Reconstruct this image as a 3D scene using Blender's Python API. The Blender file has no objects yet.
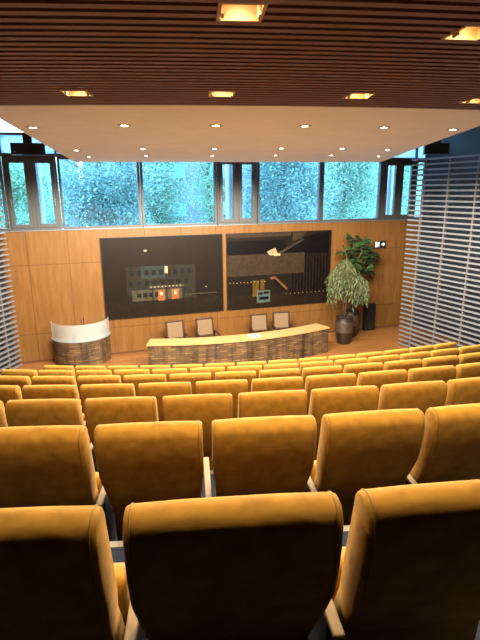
import bpy, bmesh, math, random
from mathutils import Vector, Matrix
random.seed(7)
sc = bpy.context.scene
COL = sc.collection
PI = math.pi
sin, cos = math.sin, math.cos

# ------------------------------------------------------------------ materials
def nodes(name):
    m = bpy.data.materials.new(name); m.use_nodes = True
    nt = m.node_tree
    return m, nt, nt.nodes['Principled BSDF']
def N(nt, kind, **kw):
    n = nt.nodes.new(kind)
    for k, v in kw.items():
        if k in n.inputs: n.inputs[k].default_value = v
        else: setattr(n, k, v)
    return n
def plain(name, col, rough=.5, metal=0, var=.12, scale=30, bump=0, stretch=(1, 1, 1), sheen=0, spec=.5):
    m, nt, b = nodes(name)
    tc = N(nt, 'ShaderNodeTexCoord'); mp = N(nt, 'ShaderNodeMapping'); mp.inputs['Scale'].default_value = stretch
    no = N(nt, 'ShaderNodeTexNoise', Scale=scale, Detail=4.0)
    nt.links.new(tc.outputs['Object'], mp.inputs['Vector']); nt.links.new(mp.outputs[0], no.inputs['Vector'])
    cr = N(nt, 'ShaderNodeValToRGB')
    lo = tuple(c * (1 - var) for c in col); hi = tuple(min(1, c * (1 + var)) for c in col)
    cr.color_ramp.elements[0].position = .3; cr.color_ramp.elements[1].position = .7
    cr.color_ramp.elements[0].color = (*lo, 1); cr.color_ramp.elements[1].color = (*hi, 1)
    nt.links.new(no.outputs['Fac'], cr.inputs['Fac']); nt.links.new(cr.outputs['Color'], b.inputs['Base Color'])
    b.inputs['Roughness'].default_value = rough; b.inputs['Metallic'].default_value = metal
    b.inputs['Specular IOR Level'].default_value = spec
    if sheen:
        b.inputs['Sheen Weight'].default_value = sheen; b.inputs['Sheen Roughness'].default_value = .4
        b.inputs['Sheen Tint'].default_value = (.9, .7, .4, 1)
    if bump:
        bp = N(nt, 'ShaderNodeBump', Strength=bump, Distance=.01)
        nt.links.new(no.outputs['Fac'], bp.inputs['Height']); nt.links.new(bp.outputs[0], b.inputs['Normal'])
    return m
def emit(name, col, s):
    m, nt, b = nodes(name)
    b.inputs['Base Color'].default_value = (*col, 1)
    b.inputs['Emission Color'].default_value = (*col, 1); b.inputs['Emission Strength'].default_value = s
    return m
def glass(name, tint):
    m, nt, b = nodes(name); nt.nodes.remove(b)
    t = N(nt, 'ShaderNodeBsdfTransparent'); t.inputs[0].default_value = (*tint, 1)
    g = N(nt, 'ShaderNodeBsdfGlossy', Roughness=.03); f = N(nt, 'ShaderNodeFresnel', IOR=1.35)
    mx = N(nt, 'ShaderNodeMixShader')
    nt.links.new(f.outputs[0], mx.inputs[0]); nt.links.new(t.outputs[0], mx.inputs[1]); nt.links.new(g.outputs[0], mx.inputs[2])
    nt.links.new(mx.outputs[0], nt.nodes['Material Output'].inputs[0])
    return m
def translucent(name, col, tr=.5, rough=.4):
    m, nt, b = nodes(name)
    b.inputs['Base Color'].default_value = (*col, 1); b.inputs['Roughness'].default_value = rough
    t = N(nt, 'ShaderNodeBsdfTranslucent'); t.inputs[0].default_value = (*col, 1)
    mx = N(nt, 'ShaderNodeMixShader'); mx.inputs[0].default_value = tr
    nt.links.new(b.outputs[0], mx.inputs[1]); nt.links.new(t.outputs[0], mx.inputs[2])
    nt.links.new(mx.outputs[0], nt.nodes['Material Output'].inputs[0])
    return m
def leafmat(name, a, b2, tr=.35):
    m, nt, b = nodes(name)
    g = N(nt, 'ShaderNodeNewGeometry'); cr = N(nt, 'ShaderNodeValToRGB')
    cr.color_ramp.elements[0].color = (*a, 1); cr.color_ramp.elements[1].color = (*b2, 1)
    nt.links.new(g.outputs['Random Per Island'], cr.inputs[0]); nt.links.new(cr.outputs[0], b.inputs['Base Color'])
    b.inputs['Roughness'].default_value = .45
    t = N(nt, 'ShaderNodeBsdfTranslucent'); nt.links.new(cr.outputs[0], t.inputs[0])
    mx = N(nt, 'ShaderNodeMixShader'); mx.inputs[0].default_value = tr
    nt.links.new(b.outputs[0], mx.inputs[1]); nt.links.new(t.outputs[0], mx.inputs[2])
    nt.links.new(mx.outputs[0], nt.nodes['Material Output'].inputs[0])
    return m
def veneer(name, a, b2, stretch, scale=3.0, rough=.42, coord='Object'):
    m, nt, b = nodes(name)
    tc = N(nt, 'ShaderNodeTexCoord'); mp = N(nt, 'ShaderNodeMapping'); mp.inputs['Scale'].default_value = stretch
    no = N(nt, 'ShaderNodeTexNoise', Scale=scale, Detail=6.0, Distortion=.6)
    n2 = N(nt, 'ShaderNodeTexNoise', Scale=scale * 6, Detail=3.0)
    nt.links.new(tc.outputs[coord], mp.inputs[0]); nt.links.new(mp.outputs[0], no.inputs['Vector']); nt.links.new(mp.outputs[0], n2.inputs['Vector'])
    mx = N(nt, 'ShaderNodeMath', operation='MULTIPLY_ADD'); mx.inputs[1].default_value = .35
    nt.links.new(n2.outputs['Fac'], mx.inputs[0]); nt.links.new(no.outputs['Fac'], mx.inputs[2])
    cr = N(nt, 'ShaderNodeValToRGB')
    cr.color_ramp.elements[0].position = .45; cr.color_ramp.elements[1].position = .9
    cr.color_ramp.elements[0].color = (*a, 1); cr.color_ramp.elements[1].color = (*b2, 1)
    nt.links.new(mx.outputs[0], cr.inputs[0]); nt.links.new(cr.outputs[0], b.inputs['Base Color'])
    b.inputs['Roughness'].default_value = rough
    return m
def parquet(name):
    m, nt, b = nodes(name)
    tc = N(nt, 'ShaderNodeTexCoord'); mp = N(nt, 'ShaderNodeMapping'); mp.inputs['Rotation'].default_value = (0, 0, .1)
    br = N(nt, 'ShaderNodeTexBrick', Scale=1.0); br.inputs['Brick Width'].default_value = 1.3; br.inputs['Row Height'].default_value = .11
    br.inputs['Mortar Size'].default_value = .004
    br.inputs['Color1'].default_value = (.26, .108, .032, 1); br.inputs['Color2'].default_value = (.34, .152, .048, 1); br.inputs['Mortar'].default_value = (.09, .03, .01, 1)
    nt.links.new(tc.outputs['Object'], mp.inputs[0]); nt.links.new(mp.outputs[0], br.inputs['Vector'])
    nt.links.new(br.outputs['Color'], b.inputs['Base Color']); b.inputs['Roughness'].default_value = .35
    return m
def woven(name):
    m, nt, b = nodes(name)
    tc = N(nt, 'ShaderNodeTexCoord')
    br = N(nt, 'ShaderNodeTexBrick', Scale=1.0); br.inputs['Brick Width'].default_value = .27; br.inputs['Row Height'].default_value = .07
    br.offset = .5
    br.inputs['Mortar Size'].default_value = .014; br.inputs['Mortar Smooth'].default_value = .6; br.inputs['Bias'].default_value = -.1
    br.inputs['Color1'].default_value = (.21, .128, .055, 1); br.inputs['Color2'].default_value = (.062, .037, .02, 1); br.inputs['Mortar'].default_value = (.075, .044, .022, 1)
    mp = N(nt, 'ShaderNodeMapping'); mp.inputs['Scale'].default_value = (3.2, .35, 1)
    no = N(nt, 'ShaderNodeTexNoise', Scale=1.0, Detail=3.0)
    cr = N(nt, 'ShaderNodeValToRGB'); cr.color_ramp.elements[0].position = .36; cr.color_ramp.elements[1].position = .55
    cr.color_ramp.elements[0].color = (.30, .27, .27, 1); cr.color_ramp.elements[1].color = (1, 1, 1, 1)
    mx = N(nt, 'ShaderNodeMix', data_type='RGBA', blend_type='MULTIPLY'); mx.inputs[0].default_value = 1
    nt.links.new(tc.outputs['UV'], br.inputs['Vector']); nt.links.new(tc.outputs['UV'], mp.inputs[0]); nt.links.new(mp.outputs[0], no.inputs['Vector'])
    nt.links.new(no.outputs['Fac'], cr.inputs[0]); nt.links.new(br.outputs['Color'], mx.inputs[6]); nt.links.new(cr.outputs[0], mx.inputs[7])
    nt.links.new(mx.outputs[2], b.inputs['Base Color']); b.inputs['Roughness'].default_value = .6
    return m

VELVET = plain('mustard_velvet', (.265, .133, .020), .85, var=.2, scale=16, bump=.25, sheen=.08, spec=.1)
PIPE = plain('mustard_piping', (.20, .095, .012), .8, var=.1, scale=40)
PALEWOOD = veneer('pale_beech', (.15, .092, .034), (.20, .128, .054), (6, 1, 6), 4, .8)
BLACKMET = plain('black_metal', (.012, .012, .013), .45, .3)
BLACK = plain('black_plastic', (.010, .010, .011), .4)
VENEER = veneer('oak_veneer', (.155, .067, .0165), (.215, .102, .029), (5, 5, .55), 1.6, .38)
SEAM = plain('dark_wood_gap', (.13, .05, .014), .8)
PARQUET = parquet('parquet')
WOVEN = woven('woven_panel')
DESKTOP = veneer('desk_top_wood', (.40, .26, .10), (.48, .33, .15), (2, 8, 8), 2, .4)
SLATC = veneer('red_brown_slat', (.15, .045, .018), (.23, .078, .033), (2, 2, 8), 3, .5)
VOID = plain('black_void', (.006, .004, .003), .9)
PLASTER = plain('cream_plaster', (.87, .83, .73), .85, var=.03, scale=3)
WHITEC = plain('white_ceiling', (.82, .82, .80), .9, var=.02, scale=3)
CARPET = plain('navy_carpet', (.007, .015, .042), .95, var=.35, scale=160, bump=.3)
NOSING = plain('pale_step_nosing', (.24, .23, .21), .6, .2)
NAVY = plain('dark_navy_wall', (.018, .028, .045), .6, var=.2, scale=2)
SLATW = plain('whitewashed_slat', (.17, .178, .198), .55, var=.08, scale=12)
POST = veneer('slat_post_wood', (.13, .11, .10), (.17, .145, .13), (8, 8, 1), 3)
FRAME = plain('anthracite_frame', (.085, .088, .095), .45, .2, var=.1)
SILLM = plain('grey_sill', (.22, .25, .28), .4, .5, var=.06)
GLASS = glass('window_glass', (.76, .92, .96))
BLIND = translucent('pale_blue_blind', (.55, .75, .9), .6)
ACRYL = translucent('frosted_white', (.72, .86, .93), .45, .25)
def see_through(m, f):
    nt = m.node_tree; out = nt.nodes['Material Output']; src = out.inputs[0].links[0].from_socket
    t = N(nt, 'ShaderNodeBsdfTransparent'); mx = N(nt, 'ShaderNodeMixShader'); mx.inputs[0].default_value = f
    nt.links.new(src, mx.inputs[1]); nt.links.new(t.outputs[0], mx.inputs[2]); nt.links.new(mx.outputs[0], out.inputs[0])
see_through(ACRYL, .62)
LAMP = emit('lamp_glow', (1.0, .86, .62), 28)
LAMPW = emit('lamp_warm_glow', (1.0, .80, .5), 24)
TRIMW = plain('white_lamp_ring', (.55, .52, .47), .4, var=.02)
POTM = plain('dark_brown_pot', (.022, .012, .008), .45, var=.25, scale=25, stretch=(1, 1, 6))
POTB = plain('brown_pot_band', (.05, .03, .019), .55, var=.3, scale=40, bump=.3, stretch=(1, 1, 8))
SOIL = plain('dark_soil', (.02, .013, .008), .95, var=.4, scale=60, bump=.5)
BARK = plain('brown_bark', (.10, .06, .035), .9, var=.3, scale=25, stretch=(1, 1, .3))
WILLOW = leafmat('feathery_leaf', (.075, .115, .042), (.20, .27, .12))
FIG = leafmat('fig_leaf', (.008, .022, .010), (.034, .078, .022), .12)
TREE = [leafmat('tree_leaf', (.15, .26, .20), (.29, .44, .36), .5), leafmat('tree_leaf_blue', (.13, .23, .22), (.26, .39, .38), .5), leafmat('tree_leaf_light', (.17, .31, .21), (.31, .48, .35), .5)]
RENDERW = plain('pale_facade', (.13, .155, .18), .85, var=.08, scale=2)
BALC = plain('turquoise_balcony', (.08, .26, .26), .6, var=.06)
PANE = plain('dark_pane', (.06, .10, .14), .15, var=.1)
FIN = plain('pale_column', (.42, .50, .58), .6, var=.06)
BOUNCE = plain('pale_bounce_ground', (.72, .70, .66), .9, var=.08, scale=2)  # unseen outdoor ground, made pale to bounce daylight up onto the cream ceiling
PAPER = plain('white_paper', (.85, .85, .83), .7, var=.02)
CHAIRC = plain('beige_weave', (.19, .125, .07), .8, var=.15, scale=60, bump=.2)
CHAIRW = plain('dark_chair_wood', (.045, .02, .01), .4, var=.2)
WHITE = emit('sign_white', (.85, .9, .87), .45)
SIGNB = plain('sign_dark_green', (.008, .02, .016), .4)
BACKW = plain('brown_rear_wall', (.10, .045, .02), .7, var=.2, scale=3)

# ------------------------------------------------------------------ mesh helpers
def bx(bm, x0, x1, y0, y1, z0, z1, M=None, mi=0):
    vs = [Vector((x, y, z)) for x in (x0, x1) for y in (y0, y1) for z in (z0, z1)]
    if M is not None: vs = [M @ v for v in vs]
    v = [bm.verts.new(p) for p in vs]
    for f in ((0, 1, 3, 2), (4, 6, 7, 5), (0, 4, 5, 1), (2, 3, 7, 6), (0, 2, 6, 4), (1, 5, 7, 3)):
        bm.faces.new([v[i] for i in f]).material_index = mi
def prism(bm, pts, z0, z1, mi=0):
    a = [bm.verts.new((p[0], p[1], z0)) for p in pts]; b = [bm.verts.new((p[0], p[1], z1)) for p in pts]
    n = len(pts)
    bm.faces.new(a[::-1]).material_index = mi; bm.faces.new(b).material_index = mi
    for i in range(n): bm.faces.new((a[i], a[(i + 1) % n], b[(i + 1) % n], b[i])).material_index = mi
def tube(bm, pts, rad, seg=8, closed=False, mi=0):
    pts = [Vector(p) for p in pts]; n = len(pts)
    rads = rad if isinstance(rad, (list, tuple)) else [rad] * n
    rings = []
    ref = None
    for i, p in enumerate(pts):
        if closed: d = pts[(i + 1) % n] - pts[i - 1]
        else: d = pts[min(i + 1, n - 1)] - pts[max(i - 1, 0)]
        d.normalize()
        if ref is None: ref = Vector((0, 0, 1)) if abs(d.z) < .9 else Vector((1, 0, 0))
        s = d.cross(ref)
        if s.length < 1e-4: s = d.cross(Vector((1, 0, 0)))
        s.normalize(); u = s.cross(d).normalized(); ref = u
        rings.append([bm.verts.new(p + (s * cos(2 * PI * k / seg) + u * sin(2 * PI * k / seg)) * rads[i]) for k in range(seg)])
    m = n if closed else n - 1
    for i in range(m):
        A, B = rings[i], rings[(i + 1) % n]
        for k in range(seg): bm.faces.new((A[k], A[(k + 1) % seg], B[(k + 1) % seg], B[k])).material_index = mi
    if not closed:
        bm.faces.new(rings[0][::-1]).material_index = mi; bm.faces.new(rings[-1]).material_index = mi
def lathe(bm, prof, c=(0, 0, 0), seg=28, mi=0):
    rings = []
    for r, z in prof:
        rings.append([bm.verts.new((c[0] + r * cos(2 * PI * k / seg), c[1] + r * sin(2 * PI * k / seg), c[2] + z)) for k in range(seg)])
    for A, B in zip(rings, rings[1:]):
        for k in range(seg): bm.faces.new((A[k], A[(k + 1) % seg], B[(k + 1) % seg], B[k])).material_index = mi
    bm.faces.new(rings[0][::-1]).material_index = mi; bm.faces.new(rings[-1]).material_index = mi
def obj(name, bm, mats, parent=None, smooth=False, bevel=0, kind=None, loc=None, rotz=None):
    me = bpy.data.meshes.new(name)
    bmesh.ops.recalc_face_normals(bm, faces=bm.faces)
    if bevel:
        es = [e for e in bm.edges if len(e.link_faces) == 2 and e.calc_face_angle(0) > .6]
        bmesh.ops.bevel(bm, geom=es, offset=bevel, segments=2, profile=.5, affect='EDGES', clamp_overlap=True)
    bm.to_mesh(me); bm.free()
    for m in (mats if isinstance(mats, (list, tuple)) else [mats]): me.materials.append(m)
    if smooth:
        for p in me.polygons: p.use_smooth = True
        if smooth != 'all': me.set_sharp_from_angle(angle=smooth)
    o = bpy.data.objects.new(name, me); COL.objects.link(o)
    if parent: o.parent = parent
    if kind: o['kind'] = kind
    if loc is not None: o.location = loc
    if rotz is not None: o.rotation_euler = (0, 0, rotz)
    return o
def tag(o, label, cat, group=None):
    o['label'] = label; o['category'] = cat
    if group: o['group'] = group
    return o
def thing(name, label, cat, loc=(0, 0, 0), rotz=0, group=None):
    o = bpy.data.objects.new(name, None); COL.objects.link(o)
    o.empty_display_size = .1; o.location = loc; o.rotation_euler = (0, 0, rotz)
    return tag(o, label, cat, group)
def dup(root, loc, rotz, label):
    r = root.copy(); COL.objects.link(r); r.location = loc; r.rotation_euler = (0, 0, rotz); r['label'] = label
    for ch in list(root.children):
        c = ch.copy(); COL.objects.link(c); c.parent = r
        for g in list(ch.children):
            d = g.copy(); COL.objects.link(d); d.parent = c
    return r
def BM(): return bmesh.new()
def struct(name, bm, mats, parent=None, **kw):
    return obj(name, bm, mats, parent, kind='structure', **kw)

# ------------------------------------------------------------------ geometry of the hall (metres; stage wall at y = 0)
XC, YC = 5.4314, 7.5437                     # common centre of the seating and ceiling arcs
R1, RS = 23.980, 1.18959
def RR(k): return R1 - (k - 1) * RS
HT = {0: 5.187, 1: 4.8125, 2: 4.437, 3: 4.0633, 4: 3.6953, 5: 3.3319, 6: 2.9641, 7: 2.5959}
PH = {1: -.22771, 2: -.24272, 3: -.25951, 4: -.27797, 5: -.29903, 6: -.32275, 7: -.34954}
PITCH = .56
SEATH = .92
def arc(r, t): return XC + r * sin(t), YC - r * cos(t)
def FZ(k): return HT[k] - SEATH - .012

# stage and lower floor
bm = BM(); bx(bm, -16, 16.5, -21, .25, -.15, 0); struct('floor', bm, PARQUET)
# seating tiers: annular treads, carpeted
def ring_block(bm, r0, r1, t0, t1, z0, z1, seg=36, mi=0):
    pts = [arc(r0, t0 + (t1 - t0) * i / seg) for i in range(seg + 1)] + [arc(r1, t1 - (t1 - t0) * i / seg) for i in range(seg + 1)]
    prism(bm, pts, z0, z1, mi)
def tmax(r): return math.asin(5.6 / r)
tiers, noses = BM(), BM()
edges = []
rr = RR(7) - 1.05
low = FZ(7)
for q in range(1, 4):                        # steps from the stage up to the front row
    zz = low * q / 4
    r0 = rr - 1.19 * (4 - q)
    ring_block(tiers, r0, r0 + 1.19, -.5, tmax(r0 + 1.2), 0.001, zz)
    edges.append((r0, zz))
for k in range(7, -1, -1):
    r0 = rr if k == 7 else RR(k + 1) + .15
    r1 = RR(k) + .15 if k > 0 else 27.6
    ring_block(tiers, r0, r1, -.5, tmax(r1), 0.001, FZ(k))
    edges.append((r0, FZ(k)))
for r0, z in edges:
    ring_block(noses, r0 - .006, r0 + .035, -.5, tmax(r0 + 1.2), z - .03, z + .006)
struct('floor', tiers, CARPET)
struct('trim_1', noses, NOSING)

# stage wall: veneer boards over a dark backing, with a dark reveal at the floor
SILL = 4.30
bm = BM(); bx(bm, -4.2, 13.2, .02, .25, .0005, SILL, mi=1)
xs = [-4.2] + [-2.94 + 1.223 * i for i in range(14)]
def board(x0, x1, z0, z1, g=.006): bx(bm, x0 + g, x1 - g, 0, .03, z0 + g, z1 - g)
for a, b in zip(xs, xs[1:]):
    for z0, z1 in ((.07, .98), (.98, 3.24), (3.24, SILL)): board(a, b, z0, z1)
struct('wall_front', bm, [VENEER, SEAM])
# upper wall strip above the glazing and main ceiling
bm = BM(); bx(bm, -4.2, 13.2, 0, .25, 8.1, 8.3); struct('wall_front', bm, WHITEC)
bm = BM(); bx(bm, -16, 16.5, -21, .25, 8.3, 8.45); struct('ceiling', bm, WHITEC)

# side walls behind the slat screens, rear wall
def oriented(x, y, th): # local +X runs from the stage wall towards the audience
    return Matrix.Translation((x, y, 0)) @ Matrix.Rotation(-PI / 2 + th, 4, 'Z')
bm = BM(); bx(bm, 0, 24.2, 0, .15, 0, 8.3, oriented(12.75, .05, math.radians(8)))
struct('wall_right', bm, NAVY)
bm = BM(); bx(bm, 0, 24.3, -.15, 0, 0, 8.3, oriented(-2.43, .05, math.radians(-30)))
struct('wall_left', bm, NAVY)
bm = BM(); bx(bm, -16, 16.5, -21.1, -20.9, 0, 8.3); struct('wall_rear', bm, BACKW)

def slat_screen(label, x, y, deg, length, out):
    # slats face the hall; out = +1 when the hall lies on the local -Y side
    t = thing('slat_screen', label, 'wall screen', (x, y, 0), -PI / 2 + math.radians(deg), 'slatted screens on the side walls')
    bm = BM(); z = .03; n = 0
    while z < 6.45:
        bx(bm, 0, length, -.03, .03, z, z + .05); z += .1628
    obj('slats', bm, SLATW, t)
    k = .5
    while k < length:
        b = BM(); s = out
        bx(b, k - .03, k + .03, min(s * .032, s * .11), max(s * .032, s * .11), 0, 6.44)
        b2 = obj('post', b, POST, t)
        k += 1.04
    return t
slat_screen('pale slatted timber screen covering the right side wall', 10.66, -2.09, 8, 13.6, 1)
slat_screen('pale slatted timber screen along the left side wall, its end by the white lectern', -2.26, -.16, -30, 14, -1)

# ------------------------------------------------------------------ glazing
WT, WB = 6.52, SILL
def rectframe(bm, x0, x1, z0, z1, w, y0, y1, bot=None):
    b = bot or w
    bx(bm, x0, x0 + w, y0, y1, z0, z1); bx(bm, x1 - w, x1, y0, y1, z0, z1)
    bx(bm, x0 + w, x1 - w, y0, y1, z0, z0 + b); bx(bm, x0 + w, x1 - w, y0, y1, z1 - w, z1)
wn = [0]
def window(x0, x1, casements=False):
    wn[0] += 1
    bm = BM(); rectframe(bm, x0, x1, WB + .03, WT, .07, .02, .2)
    xm = (x0 + x1) / 2
    if casements: bx(bm, xm - .045, xm + .045, .0, .2, WB + .1, WT - .07)
    w = struct('window_%d' % wn[0], bm, FRAME)
    b = BM(); bx(b, x0, x1, -.035, .2, WB, WB + .03); obj('window_sill', b, SILLM, w)
    if casements:
        for a, c, hs in ((x0 + .07, xm - .045, 1), (xm + .045, x1 - .07, -1)):
            b = BM(); rectframe(b, a + .004, c - .004, WB + .105, WT - .075, .115, -.02, .1)
            s = obj('sash', b, FRAME, w)
            b = BM(); bx(b, a + .119, c - .119, .03, .045, WB + .22, WT - .19); obj('pane', b, GLASS, s)
            b = BM(); hx = a + .06 if hs > 0 else c - .06
            bx(b, hx - .014, hx + .014, -.04, -.021, 5.15, 5.29); bx(b, hx - .01, hx + .01, -.055, -.04, 5.06, 5.26)
            obj('handle', b, SILLM, s)
    else:
        b = BM(); bx(b, x0 + .07, x1 - .07, .1, .115, WB + .1, WT - .07); obj('pane', b, GLASS, w)
    return w
mull = [(-4.18, -2.16, 0), (-2.13, -.61, 1), (-.58, 1.9, 0), (1.93, 4.46, 0), (4.49, 5.92, 1), (5.95, 8.4, 0), (8.43, 10.9, 0), (10.93, 12.36, 1), (12.39, 13.18, 0)]
for a, b, c in mull: window(a, b, c)
# transom and blinds of the upper lights
bm = BM(); bx(bm, -4.18, 13.18, 0, .22, WT, WT + .09)
for x in (-2.145, -.595, 1.915, 4.475, 5.935, 8.415, 10.915, 12.375): bx(bm, x - .03, x + .03, 0.02, .2, WT + .09, 8.1)
bx(bm, -4.18, 13.18, .02, .2, 7.13, 7.2)
struct('trim_2', bm, FRAME)
xx = [-4.18, -2.145, -.595, 1.915, 4.475, 5.935, 8.415, 10.915, 12.375, 13.18]
for i, (a, b) in enumerate(zip(xx, xx[1:])):
    bm = BM(); bx(bm, a + .03, b - .03, .1, .115, WT + .09, 7.13)
    w = struct('window_%d' % (wn[0] + 1 + i), bm, BLIND)
    b2 = BM(); bx(b2, a + .03, b - .03, .1, .115, 7.2, 8.1); obj('pane', b2, GLASS, w)

# ------------------------------------------------------------------ suspended cream ceiling with downlights
PZ = 6.24
tl = -.3205; tr = -.045
near = [arc(20.215, tl + (tr - tl) * i / 30) for i in range(31)]
def xl(y): return -.72 + (y + 10.86) * (.68 / 8.3)
pts = [p for p in near]
pts[0] = (xl(pts[0][1]), pts[0][1])
poly = pts + [(4.75, -11.56), (6.06, -8.66), (8.25, -4.05), (8.35, -3.72), (4.2, -3.13), (-.04, -2.5)]
DLS = [[(-.454, -10.221), (.561, -10.657), (1.584, -10.903), (2.623, -11.104), (3.64, -11.196), (4.66, -11.2)],
       [(.016, -6.74), (1.168, -7.30), (2.422, -7.6), (3.608, -7.93), (4.753, -8.1), (5.80, -8.0)],
       [(.27, -4.89), (1.45, -5.438), (2.865, -5.75), (4.208, -6.1), (5.475, -6.3), (6.75, -6.22)]]
bm = BM(); prism(bm, poly, PZ, PZ + .14)
bx(bm, 0, .05, -3.2, -3.15, PZ + .14, 8.3); bx(bm, 7.6, 7.65, -4.4, -4.35, PZ + .14, 8.3)
bx(bm, .2, .25, -11, -10.95, PZ + .14, 8.3); bx(bm, 4.4, 4.45, -11.3, -11.25, PZ + .14, 8.3)
struct('ceiling', bm, PLASTER)
def lamp_data(name, power, col, ang, blend, rad):
    l = bpy.data.lights.new(name, 'SPOT'); l.energy = power; l.color = col; l.spot_size = math.radians(ang); l.spot_blend = blend
    l.shadow_soft_size = rad
    return l
LD = [lamp_data('downlight_beam', 290, (1, .87, .68), 176, .25, .05), lamp_data('downlight_beam', 520, (1, .87, .68), 176, .25, .05), lamp_data('downlight_beam', 600, (1, .87, .68), 176, .25, .05)]
ordn = ['leftmost', 'second from left', 'third from left', 'fourth from left', 'fifth from left', 'rightmost']
rown = ['in the row by the brown slats', 'in the middle row', 'in the row nearest the windows']
first = None
for ri, row in enumerate(DLS):
    for ci, (x, y) in enumerate(row):
        lab = 'round downlight in the cream ceiling, %s %s' % (ordn[ci], rown[ri])
        if first is None:
            first = thing('downlight', lab, 'ceiling light', (x, y, PZ), 0, 'downlights in the cream ceiling')
            b = BM(); R = .085
            for k in range(24):
                pass
            lathe(b, [(.042, -.001), (.042, -.010), (.078, -.010), (.086, -.001)], seg=24); obj('ring', b, TRIMW, first)
            b = BM(); lathe(b, [(.040, -.001), (.040, -.006), (.025, -.009)], seg=20); obj('lens', b, LAMP, first)
            root = first
        else:
            root = dup(first, (x, y, PZ), 0, lab)
        lo = bpy.data.objects.new('downlight_beam', LD[ri]); COL.objects.link(lo); lo.location = (x, y, PZ - .05)

# ------------------------------------------------------------------ brown slatted ceiling over the seats
WZ = 6.215
HOLES = [(.694, -14.69), (1.82, -14.77), (.032, -12.72), (1.083, -12.985), (2.159, -13.135), (3.25, -13.17)]
HOLES += [arc(23.4, t) for t in (-.262, -.2105, -.158, -.105)]
def polar(x, y): return math.hypot(x - XC, y - YC), math.atan2(x - XC, YC - y)
HP = [polar(*h) for h in HOLES]
SP = .09
bm = BM()
ns = int((25.9 - 20.40) / SP)
hole_r = []
for r, t in HP:
    i = round((r - .09 - 20.40) / SP); hole_r.append((i, i + 1, t))
T0, T1 = -.42, .1
for i in range(ns):
    r = 20.40 + i * SP
    cuts = sorted((t - .1 / r, t + .1 / r) for a, b, t in hole_r if i in (a, b))
    a = T0; spans = []
    for c0, c1 in cuts: spans.append((a, c0)); a = c1
    spans.append((a, T1))
    for s0, s1 in spans: ring_block(bm, r, r + .05, s0, s1, WZ, WZ + .055, seg=max(3, int((s1 - s0) * 90)))
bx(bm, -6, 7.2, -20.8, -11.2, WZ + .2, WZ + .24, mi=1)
for hx in (-2, 1.5, 5): 
    for hy in (-19, -14): bx(bm, hx, hx + .05, hy, hy + .05, WZ + .24, 8.3, mi=1)
for t in [T0 + .03 + .065 * k for k in range(8)]:       # bearers that carry the slats
    M = Matrix.Translation((XC, YC, 0)) @ Matrix.Rotation(t, 4, 'Z')
    bx(bm, -.02, .02, -26.0, -20.37, WZ + .055, WZ + .2, M, mi=1)
struct('ceiling', bm, [SLATC, VOID])
LW = lamp_data('slat_light_beam', 138, (1, .78, .48), 130, .6, .09)
wlab = ['large glowing recessed light in the brown slatted ceiling, top centre of the photo', 'glowing recessed light in the brown slats, upper one at the right edge',
        'glowing recessed light in the brown slats, leftmost beside the cream ceiling', 'glowing recessed light in the brown slats, second from left beside the cream ceiling',
        'glowing recessed light in the brown slats, third from left beside the cream ceiling', 'glowing recessed light in the brown slats, rightmost beside the cream ceiling']
wlab += ['recessed light in the brown slats above the closest seats, %s' % q for q in ('leftmost', 'second from left', 'third from left', 'rightmost')]
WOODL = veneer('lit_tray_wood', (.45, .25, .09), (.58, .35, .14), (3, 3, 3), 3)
first = None
for (a, b_, t), lab in zip(hole_r, wlab):
    r = 20.40 + a * SP + .07
    x, y = arc(r, t)
    if first is None:
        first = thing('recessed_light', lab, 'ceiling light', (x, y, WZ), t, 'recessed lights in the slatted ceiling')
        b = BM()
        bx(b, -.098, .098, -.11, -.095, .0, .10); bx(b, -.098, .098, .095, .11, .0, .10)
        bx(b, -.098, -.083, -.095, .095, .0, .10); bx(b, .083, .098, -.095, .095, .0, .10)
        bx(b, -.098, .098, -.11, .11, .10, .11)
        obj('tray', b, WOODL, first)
        for s in (-1, 1):
            b = BM(); bx(b, s * .0825 - .012 * (s > 0), s * .0825 + .012 * (s < 0), -.03, .03, -.012, .05); obj('end_clip', b, WOODL, first)
        b = BM(); lathe(b, [(.055, .06), (.055, .099)], seg=20); obj('spot_housing', b, TRIMW, first)
        b = BM(); lathe(b, [(.045, .052), (.045, .0595)], seg=20); obj('lens', b, LAMPW, first)
    else: dup(first, (x, y, WZ), t, lab)
    lo = bpy.data.objects.new('slat_light_beam', LW); COL.objects.link(lo); lo.location = (x, y, WZ + .045)

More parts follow.
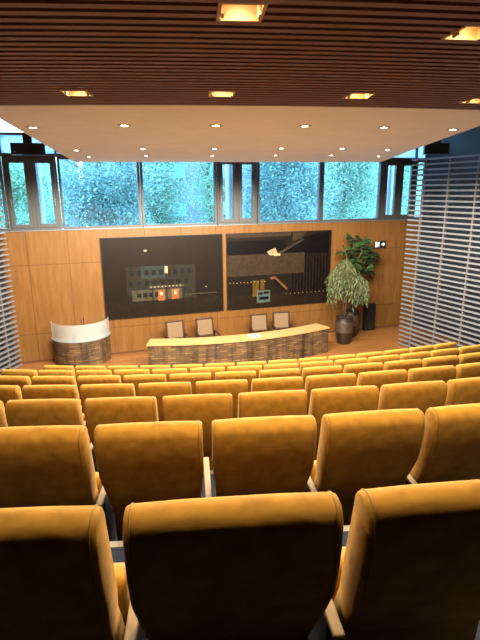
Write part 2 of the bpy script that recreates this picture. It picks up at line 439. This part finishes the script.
# ------------------------------------------------------------------ auditorium seats
prof = [(.92, .002, .058), (.84, .007, .063), (.75, .021, .065), (.66, .046, .063), (.56, .086, .058), (.46, .136, .052), (.37, .186, .046), (.30, .222, .042), (.02, .240, .034)]
def backrest_mesh():
    bm = BM()
    W = .256
    cen = [Vector((0, y, z)) for z, y, h in prof]
    rows = []
    # closed loop in the side plane: rear face from the bottom up, round top, front face down
    rear, front = [], []
    for i, (z, y, h) in enumerate(prof):
        d = cen[max(i - 1, 0)] - cen[min(i + 1, len(cen) - 1)]; d.normalize()
        nrm = Vector((0, -d.z, d.y))               # points to the rear (-y) when d points up
        rear.append(cen[i] + nrm * h); front.append(cen[i] - nrm * h)
    top = []
    c = cen[0] + Vector((0, 0, -.002)); h = prof[0][2]
    c = Vector((0, prof[0][1], .92 - h))
    rear[0] = Vector((0, c.y - h, c.z)); front[0] = Vector((0, c.y + h, c.z))
    for a in (22, 45, 67, 90, 113, 135, 158): top.append(Vector((0, c.y - h * cos(math.radians(a)), c.z + h * sin(math.radians(a)))))
    rear[1] = (rear[0] + rear[2]) / 2 + Vector((0, -.004, 0)); front[1] = (front[0] + front[2]) / 2
    loop = rear[::-1] + top + front
    xsn = [-1, -.985, -.94, -.5, 0, .5, .94, .985, 1]
    grid = []
    ctr = [None] * len(loop)
    n = len(loop)
    mid = sum(loop, Vector()) / n
    for u in xsn:
        ring = []
        for j, p in enumerate(loop):
            q = p.copy()
            if abs(u) == .985:
                jj = n - 1 - j
                q = p.lerp(loop[jj] if jj != j else p - Vector((0, 0, .05)), .035 if jj != j else .03)
            elif abs(u) == 1:                           # soft edge: pull the border ring slightly inward
                jj = n - 1 - j
                q = p.lerp(loop[jj] if jj != j else p - Vector((0, 0, .05)), .10 if jj != j else .08)
            else:                                     # slight cushioning
                nr = (p - (loop[n - 1 - j] if j != n - 1 - j else p - Vector((0, 0, 1))))
                nr = nr.normalized() if nr.length > 1e-5 else Vector((0, 0, 1))
                q = p + nr * (.003 * (1 - u * u))
            w_ = W - .018 * min(1, max(0, (.62 - q.z) / .15))
            ring.append(bm.verts.new((u * w_, q.y, q.z)))
        grid.append(ring)
    for A, B in zip(grid, grid[1:]):
        for j in range(n): bm.faces.new((A[j], A[(j + 1) % n], B[(j + 1) % n], B[j]))
    for E in (grid[0], grid[-1]):
        h_ = n // 2
        for j in range(h_ - 1): bm.faces.new((E[j], E[j + 1], E[n - 2 - j], E[n - 1 - j]))
        bm.faces.new((E[h_ - 1], E[h_], E[h_ + 1]))
    # round the two top corners
    for v in bm.verts:
        ax = abs(v.co.x) - (W - .05)
        if ax > 0 and v.co.z > .80:
            f = (v.co.z - .80) / .12
            v.co.z -= f * (.05 - math.sqrt(max(0, .05 ** 2 - ax ** 2))) * .22
    seams = [[v.co.copy() for v in grid[i]] for i in (2, len(xsn) - 3)]
    return bm, seams, n
bm, seams, n_ = backrest_mesh()
seat = thing('auditorium_seat', '', 'seat', (0, 0, 0), 0, 'mustard auditorium seats in curved rows')
bk = obj('backrest', bm, VELVET, seat, smooth=math.radians(50))
for path in seams:                                   # stitched seam along each side, over the top
    path = [p for j, p in enumerate(path) if p.z > .5 and j <= n_ // 2 + 4]
    b = BM(); tube(b, path, .0022, 6); obj('seam_piping', b, PIPE, bk, smooth='all')
b = BM()                                             # tipped-up cushion in front of the back
M = Matrix.Translation((0, .275, .27)) @ Matrix.Rotation(math.radians(-8), 4, 'X')
bx(b, -.235, .235, -.0, .10, -.04, .185, M); obj('seat_cushion', b, VELVET, seat, smooth=math.radians(60), bevel=.025)
b = BM(); bx(b, -.215, .215, -.005, .013, -.01, .155, Matrix.Translation((0, .387, .262)) @ Matrix.Rotation(math.radians(-8), 4, 'X')); obj('cushion_board', b, PALEWOOD, seat)
b = BM(); bx(b, -.298, -.264, .03, .46, .44, .462); ar = obj('armrest', b, PALEWOOD, seat, bevel=.006)
b = BM(); bx(b, -.291, -.269, .12, .40, .02, .439); bx(b, -.3, -.26, .08, .44, 0, .02)
obj('stanchion', b, BLACKMET, seat)
b = BM(); tube(b, [(-.2685, .29, .25), (.235, .29, .25)], .014, 8); obj('cross_bar', b, BLACKMET, seat)

words = ['first', 'second', 'third', 'fourth', 'fifth', 'sixth', 'seventh', 'eighth', 'ninth', 'tenth', 'eleventh', 'twelfth', 'thirteenth', 'fourteenth']
ROWN = {1: 'in the closest row with the blackest backs', 2: 'in the second row ahead of the viewer', 3: 'in the third row ahead of the viewer', 4: 'in the fourth row ahead of the viewer',
        5: 'in the third row back from the stage', 6: 'in the second row back from the stage', 7: 'in the front row nearest the stage'}
CNT = {1: (-1, 2), 2: (-1, 4), 3: (-2, 6), 4: (-2, 8), 5: (-2, 10), 6: (-2, 12), 7: (-1, 13)}
used = False
for k in range(1, 8):
    j0, j1 = CNT[k]
    for i, j in enumerate(range(j0, j1)):
        t = PH[k] + ((j + .5) * PITCH + (.008 * (j - .5) if k == 1 else 0)) / RR(k)
        x, y = arc(RR(k), t)
        n = j1 - j0
        pos = 'leftmost' if i == 0 else 'rightmost' if i == n - 1 else '%s from the left' % words[i]
        if k == 1 and i == 1: pos = 'middle'
        lab = 'mustard velvet seat, %s %s' % (pos, ROWN[k])
        if not used:
            seat.location = (x, y, FZ(k)); seat.rotation_euler = (0, 0, t); seat['label'] = lab; used = True
        else: dup(seat, (x, y, FZ(k)), t, lab)

# ------------------------------------------------------------------ stage: wall pictures
def picture(label, x0, x1, z0, z1, shapes, mats):
    t = thing('wall_picture', label, 'picture', ((x0 + x1) / 2, 0, z0), 0, 'large dark pictures on the stage wall')
    w, h = x1 - x0, z1 - z0
    b = BM(); bx(b, -w / 2, w / 2, -.05, -.001, 0, h); obj('panel', b, PICB, t)
    b = BM(); e = .02
    bx(b, -w / 2 - e, -w / 2 - .001, -.06, -.001, -e, h + e); bx(b, w / 2 + .001, w / 2 + e, -.06, -.001, -e, h + e)
    bx(b, -w / 2, w / 2, -.06, -.001, -e, -.001); bx(b, -w / 2, w / 2, -.06, -.001, h + .001, h + e); obj('frame', b, BLACK, t)
    b = BM()
    for q, (mi, pts) in enumerate(shapes):
        vs = [b.verts.new((-w / 2 + u * w, -.0512 - q * .00002, (1 - v) * h)) for u, v in pts]
        b.faces.new(vs).material_index = mi
    obj('printed_image', b, mats, t)
    return t
def R(u0, v0, u1, v1, k=0): return [(u0, v0 + k), (u1, v0), (u1, v1), (u0, v1 + k)]
PICB = plain('dark_print', (.0095, .0065, .0045), .4, var=.15, scale=2, spec=.2)
def pm(n, c): return plain('print_' + n, tuple(x * .38 for x in c), .4, var=.25, scale=8, spec=.2)
MA = [pm('facade', (.045, .04, .03)), pm('window', (.022, .021, .019)), pm('lit', (.13, .115, .075)), pm('orange', (.60, .20, .06)), pm('bright', (.85, .72, .48)), pm('ground', (.030, .022, .014)), pm('teal', (.05, .075, .07))]
S = [(5, R(0, .80, 1, 1)), (0, R(.18, .36, .76, .80)), (6, R(.30, .36, .52, .52)), (2, R(.22, .66, .64, .80)), (5, [(.0, .80), (.22, .72), (.22, .82), (0, .86)])]
for i in range(9): S.append((1, R(.21 + i * .06, .41, .245 + i * .06, .475)))
for i in range(8): S.append((1, R(.2 + i * .065, .545, .235 + i * .065, .60)))
for i in range(5): S.append((1, R(.26 + i * .05, .70, .295 + i * .05, .755)))
S += [(2, R(.36, .615, .66, .645)), (3, R(.435, .67, .49, .81)), (3, R(.55, .67, .615, .80)), (4, R(.452, .70, .475, .74)), (4, R(.572, .69, .595, .74)), (4, R(.50, .37, .525, .465)), (1, R(.505, .45, .515, .80)),
      (4, R(.335, .155, .358, .175)), (2, R(.66, .745, .95, .755)), (1, R(.385, .64, .395, .82)), (1, R(.655, .64, .662, .8)), (4, R(.845, .66, .855, .672))]
for i in range(9): S.append((4, R(.375 + i * .031, .622, .385 + i * .031, .634)))
picture('wide dark picture of a building at night with lit orange entrance, left of the pair', .52, 4.60, 1.30, 4.0, S, MA)
MB_ = [pm('brown_beam', (.085, .055, .034)), pm('deep', (.007, .005, .005)), pm('cream', (.85, .62, .34)), pm('yellow', (.20, .11, .02)), pm('aqua', (.16, .22, .19)), pm('stair', (.32, .13, .06)), pm('floor', (.035, .022, .014)), pm('pleat', (.028, .018, .014))]
S = [(6, R(0, .82, 1, 1)), (7, R(.6, .0, 1, .9)), (0, R(0, .0, .6, .05)), (1, [(.72, .07), (.98, .0), (.98, .3), (.45, .3)]), (0, [(.62, .0), (.76, .0), (.70, .09), (.62, .12)])]
for i in range(12): S.append((1, R(.62 + i * .031, .3, .632 + i * .031, .86)))
S += [(0, R(.0, .28, .74, .56)), (1, R(.0, .10, .55, .27)), (0, [(.47, .27), (.72, .09), (.73, .11), (.5, .29)]), (2, [(.37, .25), (.45, .20), (.48, .30), (.40, .30)]), (2, R(.44, .28, .5, .31)),
      (3, R(.235, .63, .295, .85)), (3, R(.31, .62, .35, .82)), (5, [(.39, .60), (.45, .585), (.575, .76), (.57, .79)]), (1, [(.42, .63), (.45, .62), (.55, .77), (.52, .77)]), (4, R(.275, .77, .405, .94)), (1, R(.29, .80, .33, .83)), (1, R(.34, .79, .39, .82)), (1, R(.30, .86, .39, .90))]
for i in range(11): S.append((2, R(.02 + i * .033, .64 + .003 * (i % 3), .027 + i * .033, .652 + .003 * (i % 3))))
for i in range(10): S.append((2, R(.56 + i * .042, .835, .566 + i * .042, .847)))
picture('wide dark picture of a stair hall interior, right one beside the potted plants', 4.78, 8.82, 1.30, 4.0, S, MB_)

# ------------------------------------------------------------------ stage furniture
def curved_wall(bm, c, r0, r1, a0, a1, z0, z1, seg, uv=False):
    uvl = bm.loops.layers.uv.verify()
    def P(r, a, z): return bm.verts.new((c[0] + r * sin(a), c[1] - r * cos(a), z))
    g = [[P(r, a0 + (a1 - a0) * i / seg, z) for r, z in ((r1, z0), (r1, z1), (r0, z1), (r0, z0))] for i in range(seg + 1)]
    def setuv(f, i):
        for l in f.loops:
            v = l.vert.co; a = math.atan2(v.x - c[0], c[1] - v.y)
            l[uvl].uv = (a * r1, v.z)
    for i in range(seg):
        for k in range(4):
            f = bm.faces.new((g[i][k], g[i + 1][k], g[i + 1][(k + 1) % 4], g[i][(k + 1) % 4])); setuv(f, i)
    for e in (g[0], g[-1]):
        f = bm.faces.new(e)
        for l in f.loops:
            v = l.vert.co; l[uvl].uv = (math.hypot(v.x - c[0], v.y - c[1]), v.z)
# conference desk
DC = (4.72, 7.30); DR = 9.92
desk = thing('conference_desk', 'long curved conference desk with pale wooden top and woven brown front', 'desk', (0, 0, 0))
a0, a1 = math.asin((1.60 - DC[0]) / DR), math.asin((7.80 - DC[0]) / DR)
b = BM(); curved_wall(b, DC, DR - .07, DR - .03, a0, a1, 0.0, .86, 40); obj('front_panel', b, WOVEN, desk, smooth=math.radians(30))
b = BM(); curved_wall(b, DC, DR - .66, DR, a0 - .003, a1 + .003, .861, .905, 40); obj('desk_top', b, DESKTOP, desk, smooth=math.radians(30))
for a in (a0, a1):
    b = BM(); M = Matrix.Translation((DC[0], DC[1], 0)) @ Matrix.Rotation(a + (.003 if a == a0 else -.003), 4, 'Z')
    bx(b, -.02, .02, -(DR - .072), -(DR - .62), 0, .86, M); obj('side_panel', b, WOVEN, desk)
for a in (a0 * .33 + a1 * .67, a0 * .67 + a1 * .33):
    b = BM(); M = Matrix.Translation((DC[0], DC[1], 0)) @ Matrix.Rotation(a, 4, 'Z')
    bx(b, -.02, .02, -(DR - .072), -(DR - .6), 0, .86, M); obj('support_panel', b, DESKTOP, desk)
b = BM(); M = Matrix.Translation((5.02, -2.27, .9056)) @ Matrix.Rotation(.05, 4, 'Z')
bx(b, -.17, .17, -.17, .17, 0, .004, M); bx(b, -.15, .19, -.13, .2, .0041, .006, M)
tag(obj('paper_sheets', b, PAPER), 'white paper sheets lying on the curved conference desk', 'paper')

# chairs behind the desk
ch = thing('conference_chair', '', 'chair', (0, 0, 0), 0, 'chairs behind the conference desk')
def tb(pts, r=.022): 
    b = BM(); tube(b, pts, r, 8); return b
# local: faces -y (audience), back at +y
b = BM(); bx(b, -.29, .29, -.3, .24, .45, .53); obj('seat', b, CHAIRC, ch, bevel=.02)
b = BM(); bx(b, -.265, .265, -.03, .03, .04, .57, Matrix.Translation((0, .27, .58)) @ Matrix.Rotation(math.radians(-10), 4, 'X')); obj('backrest', b, CHAIRC, ch, bevel=.015)
b = BM(); M = Matrix.Translation((0, .27, .58)) @ Matrix.Rotation(math.radians(-10), 4, 'X')
bx(b, -.315, -.267, -.035, .035, -.05, .625, M); bx(b, .267, .315, -.035, .035, -.05, .625, M); bx(b, -.267, .267, -.035, .035, .572, .625, M); bx(b, -.267, .267, -.03, .03, .0, .038, M)
obj('back_frame', b, CHAIRW, ch, bevel=.008)
for s in (-1, 1):
    b = BM(); bx(b, s * .34 - .025, s * .34 + .025, -.3, .3, .72, .755); ar = obj('armrest', b, CHAIRW, ch, bevel=.008)
    for y in (-.27, .26):
        b = BM(); tube(b, [(s * .34, y, 0), (s * .34, y, .72)], [.018, .024], 8); obj('leg', b, CHAIRW, ch, smooth=math.radians(40))
b = BM(); bx(b, -.316, .316, -.285, .235, .41, .449); obj('seat_frame', b, CHAIRW, ch)
CH = [(2.76, -.95, .1), (3.80, -.93, .06), (5.74, -1.0, -.06), (6.60, -.95, -.1)]
clab = ['beige-backed dark-framed armchair behind the desk, leftmost of the four', 'beige-backed dark-framed armchair behind the desk, second from the left', 'beige-backed dark-framed armchair behind the desk, third from the left', 'beige-backed dark-framed armchair behind the desk, the one nearest the plants']
for i, (x, y, r) in enumerate(CH):
    if i == 0: ch.location = (x, y, 0); ch.rotation_euler = (0, 0, r); ch['label'] = clab[0]
    else: dup(ch, (x, y, 0), r, clab[i])

# lectern
LC = (-.33, -.12)
lec = thing('lectern', 'round-fronted lectern with brown woven base and frosted white upper band', 'lectern', (LC[0], LC[1], 0))
b = BM(); curved_wall(b, (0, 0), .85, .91, -1.5, 1.5, 0, .86, 36); obj('base', b, WOVEN, lec, smooth=math.radians(30))
b = BM(); curved_wall(b, (0, 0), .84, .945, -1.5, 1.5, .861, .89, 36); obj('rim', b, ACRYL, lec, smooth=math.radians(30))
b = BM(); curved_wall(b, (0, 0), .89, .91, -1.5, 1.5, .891, 1.42, 36); obj('upper_band', b, ACRYL, lec, smooth=math.radians(30))
b = BM(); pts = [(-.8, .0)] + [(.82 * sin(a), -.82 * cos(a)) for a in [-1.4 + 2.8 * i / 20 for i in range(21)]] + [(.8, 0)]
prism(b, pts, .80, .83); obj('shelf', b, DESKTOP, lec)
b = BM(); bx(b, -.5, -.44, -.4, -.34, 0, .80); bx(b, .44, .5, -.4, -.34, 0, .80); obj('shelf_support', b, BLACKMET, lec)
for s, nx in ((-1, .02), (1, .10)):
    b = BM(); tube(b, [(nx, -.5, .831), (nx, -.5, 1.1), (nx + .02, -.56, 1.42), (nx + .02, -.62, 1.56 + .03 * s)], [.012, .007, .006, .014], 8); obj('microphone', b, BLACK, lec, smooth=math.radians(40))
b = BM(); lathe(b, [(.05, 0), (.055, .02), (.055, .2), (.02, .25), (.02, .29)], seg=16)
tag(obj('water_bottle', b, plain('bottle_green', (.02, .07, .06), .2), smooth=math.radians(40), loc=(LC[0] - .22, LC[1] - .70, .8305)), 'dark bottle standing on the lectern shelf behind the frosted band', 'bottle')

# potted plants
def pot(name, label, cat, x, y, rad, h):
    t = thing(name, label, cat, (x, y, 0))
    s = rad / .35; q = h
    b = BM(); lathe(b, [(.19 * s, 0), (.235 * s, .02), (.29 * s, .26 * q), (.325 * s, .42 * q), (.33 * s, .44 * q)], seg=32); obj('pot_base', b, POTM, t, smooth=math.radians(40))
    b = BM(); pr = [(.331 * s, .441 * q)]
    for i in range(8):
        z = .45 + .39 * i / 8; pr += [(.345 * s, (z + .01) * q), (.345 * s, (z + .035) * q), (.338 * s, (z + .044) * q)]
    pr += [(.335 * s, .85 * q)]
    lathe(b, pr, seg=32); obj('pot_band', b, POTB, t, smooth=math.radians(40))
    b = BM(); lathe(b, [(.33 * s, .851 * q), (.30 * s, .93 * q), (.295 * s, .985 * q), (.32 * s, 1.0 * q), (.29 * s, 1.0 * q), (.27 * s, .95 * q)], seg=32); obj('pot_rim', b, POTM, t, smooth=math.radians(40))
    b = BM(); lathe(b, [(.262 * s, .951 * q), (.262 * s, .958 * q), (.1, .97 * q)], seg=24); obj('soil', b, SOIL, t)
    return t
def leaf(bm, p, d, n, L, W, prof5=(0, .55, 1, .75, 0), droop=.25, seg=None):
    d = d.normalized(); s = d.cross(n)
    if s.length < 1e-4: s = Vector((1, 0, 0))
    s.normalize(); n = s.cross(d).normalized()
    m = len(prof5); L_, C_, R_ = [], [], []
    for i, w in enumerate(prof5):
        u = i / (m - 1)
        c = p + d * (L * u) - Vector((0, 0, droop * L * u * u))
        C_.append(bm.verts.new(c))
        if w > 0:
            L_.append(bm.verts.new(c + s * W * w * .5 + n * W * .12 * w)); R_.append(bm.verts.new(c - s * W * w * .5 + n * W * .12 * w))
        else: L_.append(None); R_.append(None)
    for S_ in (L_, R_):
        for i in range(m - 1):
            vs = [v for v in (C_[i], C_[i + 1], S_[i + 1], S_[i]) if v]
            if len(vs) >= 3: bm.faces.new(vs)
# weeping plant
rnd = random.Random(3)
wp = pot('weeping_plant', 'tall weeping plant with fine drooping pale green leaves in a dark brown pot', 'plant', 8.83, -1.32, .34, 1.0)
b = BM()
for s in range(3):
    a = s * 2.1; tube(b, [(.05 * cos(a), .05 * sin(a), .955), (.07 * cos(a + .6), .07 * sin(a + .6), 1.6), (.05 * cos(a + 1.5) - .05, .06 * sin(a + 1.5), 2.2), (.14 * cos(a + 2) - .1, .12 * sin(a + 2), 2.75)], [.03, .025, .02, .01], 8)
obj('stem', b, BARK, wp, smooth='all')
b = BM(); bt = BM()
for i in range(185):
    a = rnd.uniform(0, 2 * PI); rr_ = .62 * math.sqrt(rnd.random()); 
    side = rnd.random() < .3
    cx = .50 if side else -.17
    if side: rr_ *= .55
    top = (2.55 if side else 3.1) - rr_ * rnd.uniform(.5, 1.0)
    x, y = cx + rr_ * cos(a), rr_ * sin(a) * .6 - (.22 if side else .1)
    ln = rnd.uniform(.55, 1.25) * (.9 if side else 1.15)
    pts = []
    for q in range(9):
        u = q / 8
        pts.append(Vector((cx * .35 + (x - cx * .35) * min(1, u * 2.2) ** .7 + .05 * sin(q + i), y * min(1, u * 2.2) ** .7, top + .08 * sin(min(1, u * 2) * PI) - ln * max(0, u - .12) ** 1.25)))
    pts = [p for p in pts if p.z > 1.15]
    if len(pts) < 3: continue
    tube(bt, pts, .005, 4)
    for p0, p1 in zip(pts, pts[1:]):
        for q in range(3):
            p = p0.lerp(p1, rnd.random()); d = (p1 - p0).normalized() * .6 + Vector((rnd.uniform(-.7, .7), rnd.uniform(-.7, .7), rnd.uniform(-.9, -.1)))
            leaf(b, p, d, Vector((rnd.uniform(-1, 1), rnd.uniform(-1, 1), .6)), rnd.uniform(.10, .17), .032, (0, 1, .7, 0), .2)
obj('twigs', bt, BARK, wp); obj('foliage', b, WILLOW, wp)
# fiddle leaf fig
fg = pot('fiddle_leaf_fig', 'fiddle leaf fig with large dark glossy leaves in the pot nearest the wall', 'plant', 9.50, -.62, .33, 1.03)
b = BM(); st = []
brs = [[(0, .02, .98), (.04, .02, 1.8), (.0, .02, 2.6), (-.08, -.02, 3.25), (-.06, -.05, 3.84)], [(.03, 0, .98), (.12, 0, 1.9), (.25, 0, 2.5), (.5, -.05, 2.95), (.72, -.1, 3.15)], [(.0, 0, 2.3), (-.25, -.1, 2.8), (-.48, -.12, 3.4)], [(.2, 0, 2.35), (.38, -.1, 2.45), (.5, -.12, 2.6)], [(0, .0, 2.7), (.18, -.2, 3.2), (.25, -.25, 3.65)]]
for p in brs: tube(b, p, [.03 - .018 * i / (len(p) - 1) for i in range(len(p))], 8)
obj('stem', b, BARK, fg, smooth='all')
b = BM()
for p in brs:
    P = [Vector(q) for q in p]
    for i in range(34 if len(P) > 4 else 18):
        u = rnd.uniform(.42, 1.0) if len(P) > 4 else rnd.uniform(.3, 1.0)
        f = u * (len(P) - 1); k = min(int(f), len(P) - 2); q = P[k].lerp(P[k + 1], f - k)
        if q.z < 2.3: continue
        a = rnd.uniform(0, 2 * PI); d = Vector((cos(a), sin(a) * .35, rnd.uniform(-.25, .75)))
        leaf(b, q, d, Vector((0, -.5, 1)), rnd.uniform(.30, .46), rnd.uniform(.20, .28), (0, .35, .6, .75, 1, .8, 0), rnd.uniform(.15, .55))
obj('foliage', b, FIG, fg, smooth='all')

# black box and exit sign on the stage wall
t = thing('black_cabinet', 'narrow black upright box against the stage wall beside the plant pots', 'cabinet', (10.62, -.10, 0))
b = BM(); bx(b, -.23, .23, -.09, .09, .02, 1.08); obj('body', b, BLACK, t, bevel=.008)
b = BM(); bx(b, -.2, .2, -.1, -.0905, .06, 1.04); obj('front_grille', b, VOID, t)
b = BM(); bx(b, -.2, .2, -.07, .07, 0, .0195); obj('plinth', b, BLACK, t)
t = thing('exit_sign', 'dark emergency exit sign with white pictograms on the stage wall', 'sign', (10.95, 0, 3.27))
b = BM(); bx(b, -.25, .25, -.055, -.001, 0, .27); obj('case', b, SIGNB, t, bevel=.006)
b = BM(); Y0, Y1 = -.0595, -.0555
def sp(pts): 
    v0 = [b.verts.new((x, Y0, z)) for x, z in pts]; v1 = [b.verts.new((x, Y1, z)) for x, z in pts]
    b.faces.new(v0); b.faces.new(v1[::-1])
    for i in range(len(pts)): b.faces.new((v0[i], v0[(i + 1) % len(pts)], v1[(i + 1) % len(pts)], v1[i]))
sp([(-.215, .03), (-.135, .03), (-.135, .24), (-.215, .24)])                       # doorway
sp([(-.06 + .024 * cos(i * PI / 6), .215 + .024 * sin(i * PI / 6)) for i in range(12)])   # head
sp([(-.095, .19), (-.045, .185), (-.015, .14), (-.03, .13), (-.06, .155), (-.06, .11), (-.025, .08), (-.03, .03), (-.05, .03), (-.05, .07), (-.085, .1), (-.11, .045), (-.13, .05), (-.105, .12), (-.1, .15), (-.125, .13), (-.13, .145)])
sp([(.06, .115), (.13, .115), (.13, .06), (.215, .135), (.13, .21), (.13, .155), (.06, .155)])   # arrow
obj('pictogram', b, WHITE, t)

# loudspeakers hung high in front of the upper lights
def speaker(label, x, y, z, w, h, rot, wall_y):
    t = thing('loudspeaker', label, 'loudspeaker', (x, y, z), rot, 'black loudspeakers by the upper windows')
    b = BM(); bx(b, -w / 2, w / 2, -.16, .16, -h / 2, h / 2); obj('cabinet', b, BLACK, t, bevel=.012)
    b = BM(); bx(b, -w / 2 + .03, w / 2 - .03, -.172, -.1605, -h / 2 + .03, h / 2 - .03); obj('grille', b, VOID, t)
    b = BM(); bx(b, -.12, .12, -.06, .1, h / 2 + .001, h / 2 + .28); bx(b, -.02, .02, -.02, .02, h / 2 + .28, 8.299 - z); obj('ceiling_bracket', b, BLACKMET, t)
    b = BM(); bx(b, -w / 2 + .08, -w / 2 + .12, -.18, -.1725, -.1, -.06); obj('badge', b, SILLM, t)
speaker('wide black loudspeaker hung above the left casement window', -1.31, -.5, 6.69, .92, .33, 0, 0)
speaker('wide black loudspeaker hung above the right slatted screen', 11.62, -2.0, 6.78, .8, .36, -.5, 0)

# ------------------------------------------------------------------ outdoors
bm = BM(); bx(bm, -40, 50, .26, 70, -.3, -.15); struct('ground', bm, BOUNCE)
for i, (x, nm) in enumerate(((-1.27, 'behind the left casement window'), (5.22, 'behind the centre casement window'), (11.85, 'behind the right casement window'))):
    b = BM(); lathe(b, [(.15, -.15), (.15, 8.0)], c=(x, 1.0, 0), seg=24)
    tag(obj('facade_column', b, FIN, smooth=math.radians(40)), 'pale blue-grey outdoor column %s' % nm, 'column', 'columns outside the windows')
def tree(x, y, h, r, mi, label, seed, n):
    rd = random.Random(seed)
    t = thing('tree', label, 'tree', (x, y, -.15), 0, 'leafy trees outside the windows')
    b = BM(); tube(b, [(0, 0, 0), (.1, 0, h * .3), (-.05, .1, h * .6), (.05, 0, h * .9)], [.2, .14, .08, .03], 8)
    for q in range(7):
        a = q * 2.4; z = h * (.3 + .07 * q); tube(b, [(0, 0, z), (r * .4 * cos(a), r * .4 * sin(a), z + .6), (r * .75 * cos(a), r * .75 * sin(a), z + 1.1)], [.05, .03, .012], 6)
    obj('trunk', b, BARK, t, smooth='all')
    b = BM(); cz = h * .58; hz = h * .45
    cl = []
    for q in range(110):
        v = Vector((rd.gauss(0, 1), rd.gauss(0, 1), rd.gauss(0, 1))).normalized() * rd.uniform(.45, .95)
        cl.append(Vector((v.x * r, v.y * r, cz + v.z * hz)))
    for q in range(n):
        c = cl[q % 110]; p = c + Vector((rd.gauss(0, .42), rd.gauss(0, .42), rd.gauss(0, .38)))
        d = Vector((rd.uniform(-1, 1), rd.uniform(-1, 1), rd.uniform(-.9, .4))).normalized(); s = d.cross(Vector((rd.uniform(-1, 1), rd.uniform(-1, 1), 1))).normalized()
        L = rd.uniform(.09, .17)
        vs = [b.verts.new(p), b.verts.new(p + d * L * .5 + s * L * .3), b.verts.new(p + d * L), b.verts.new(p + d * L * .5 - s * L * .3)]
        b.faces.new(vs)
    obj('foliage', b, TREE[mi], t)
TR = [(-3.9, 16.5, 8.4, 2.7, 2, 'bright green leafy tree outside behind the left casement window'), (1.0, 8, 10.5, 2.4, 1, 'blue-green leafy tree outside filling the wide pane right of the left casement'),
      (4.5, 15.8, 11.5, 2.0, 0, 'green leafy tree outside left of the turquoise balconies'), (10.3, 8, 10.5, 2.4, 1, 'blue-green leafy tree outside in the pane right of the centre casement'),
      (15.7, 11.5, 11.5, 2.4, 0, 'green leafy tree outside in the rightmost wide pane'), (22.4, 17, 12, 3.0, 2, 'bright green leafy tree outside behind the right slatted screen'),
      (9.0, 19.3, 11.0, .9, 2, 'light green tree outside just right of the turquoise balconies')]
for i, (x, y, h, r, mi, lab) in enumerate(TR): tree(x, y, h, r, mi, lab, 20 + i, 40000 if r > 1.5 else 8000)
def building(x, y, w, d, h, label, cols, floors):
    t = thing('apartment_building', label, 'building', (x, y, -.15), 0, 'apartment buildings beyond the trees')
    b = BM(); bx(b, -w / 2, w / 2, 0, d, 0, h); obj('wall', b, RENDERW, t)
    b = BM(); bx(b, -w / 2 - .2, w / 2 + .2, -.2, d + .2, h + .001, h + .3); obj('roof', b, FIN, t)
    for f in range(floors):
        z = 1.0 + f * 2.9
        for c in cols:
            b = BM(); bx(b, c - .75, c + .75, -.05, -.001, z, z + 1.9); w_ = obj('window', b, FIN, t)
            b = BM(); bx(b, c - .66, c - .04, -.06, -.0501, z + .09, z + 1.81); bx(b, c + .04, c + .66, -.06, -.0501, z + .09, z + 1.81); obj('pane', b, PANE, w_)
            b = BM(); bx(b, c - 1.2, c + 1.2, -1.1, -.061, z - .25, z - .1); bx(b, c - 1.2, c + 1.2, -1.1, -1.05, z - .1, z + .75); bx(b, c - 1.2, c - 1.15, -1.05, -.061, z - .1, z + .75); bx(b, c + 1.15, c + 1.2, -1.05, -.061, z - .1, z + .75)
            obj('balcony', b, BALC, t)
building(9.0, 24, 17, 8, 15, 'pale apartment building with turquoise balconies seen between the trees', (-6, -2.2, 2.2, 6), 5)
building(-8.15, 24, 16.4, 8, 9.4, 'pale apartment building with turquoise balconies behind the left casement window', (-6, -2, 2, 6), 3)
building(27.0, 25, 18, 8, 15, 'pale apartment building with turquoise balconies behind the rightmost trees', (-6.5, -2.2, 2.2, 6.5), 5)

# ------------------------------------------------------------------ daylight, camera, colour
w = bpy.data.worlds.new('daylight'); sc.world = w; w.use_nodes = True
nt = w.node_tree; bg = nt.nodes['Background']
bg.inputs[0].default_value = (.50, .73, 1.0, 1); bg.inputs[1].default_value = 11.5

yaw, pit, rol = .3021, .2579, -.0083
fw = Vector((sin(yaw) * cos(pit), cos(yaw) * cos(pit), -sin(pit))); rt = Vector((cos(yaw), -sin(yaw), 0)); up = rt.cross(fw)
rt2 = rt * cos(rol) + up * sin(rol); up2 = up * cos(rol) - rt * sin(rol)
cam = bpy.data.cameras.new('camera'); co = bpy.data.objects.new('camera', cam); COL.objects.link(co)
co.matrix_world = Matrix(((rt2.x, up2.x, -fw.x, 0), (rt2.y, up2.y, -fw.y, -16.863), (rt2.z, up2.z, -fw.z, 5.5147), (0, 0, 0, 1)))
cam.sensor_fit = 'VERTICAL'; cam.sensor_height = 24; cam.sensor_width = 18; cam.lens = 495.79 / 640 * 24
cam.clip_start = .05; cam.clip_end = 300
sc.camera = co
vs = sc.view_settings; vs.view_transform = 'Standard'; vs.look = 'None'; vs.gamma = 1; vs.use_curve_mapping = False; vs.exposure = .56
sc.cycles.max_bounces = 10; sc.cycles.diffuse_bounces = 6; sc.cycles.transparent_max_bounces = 24
sc.cycles.sample_clamp_indirect = 6; sc.cycles.use_denoising = True
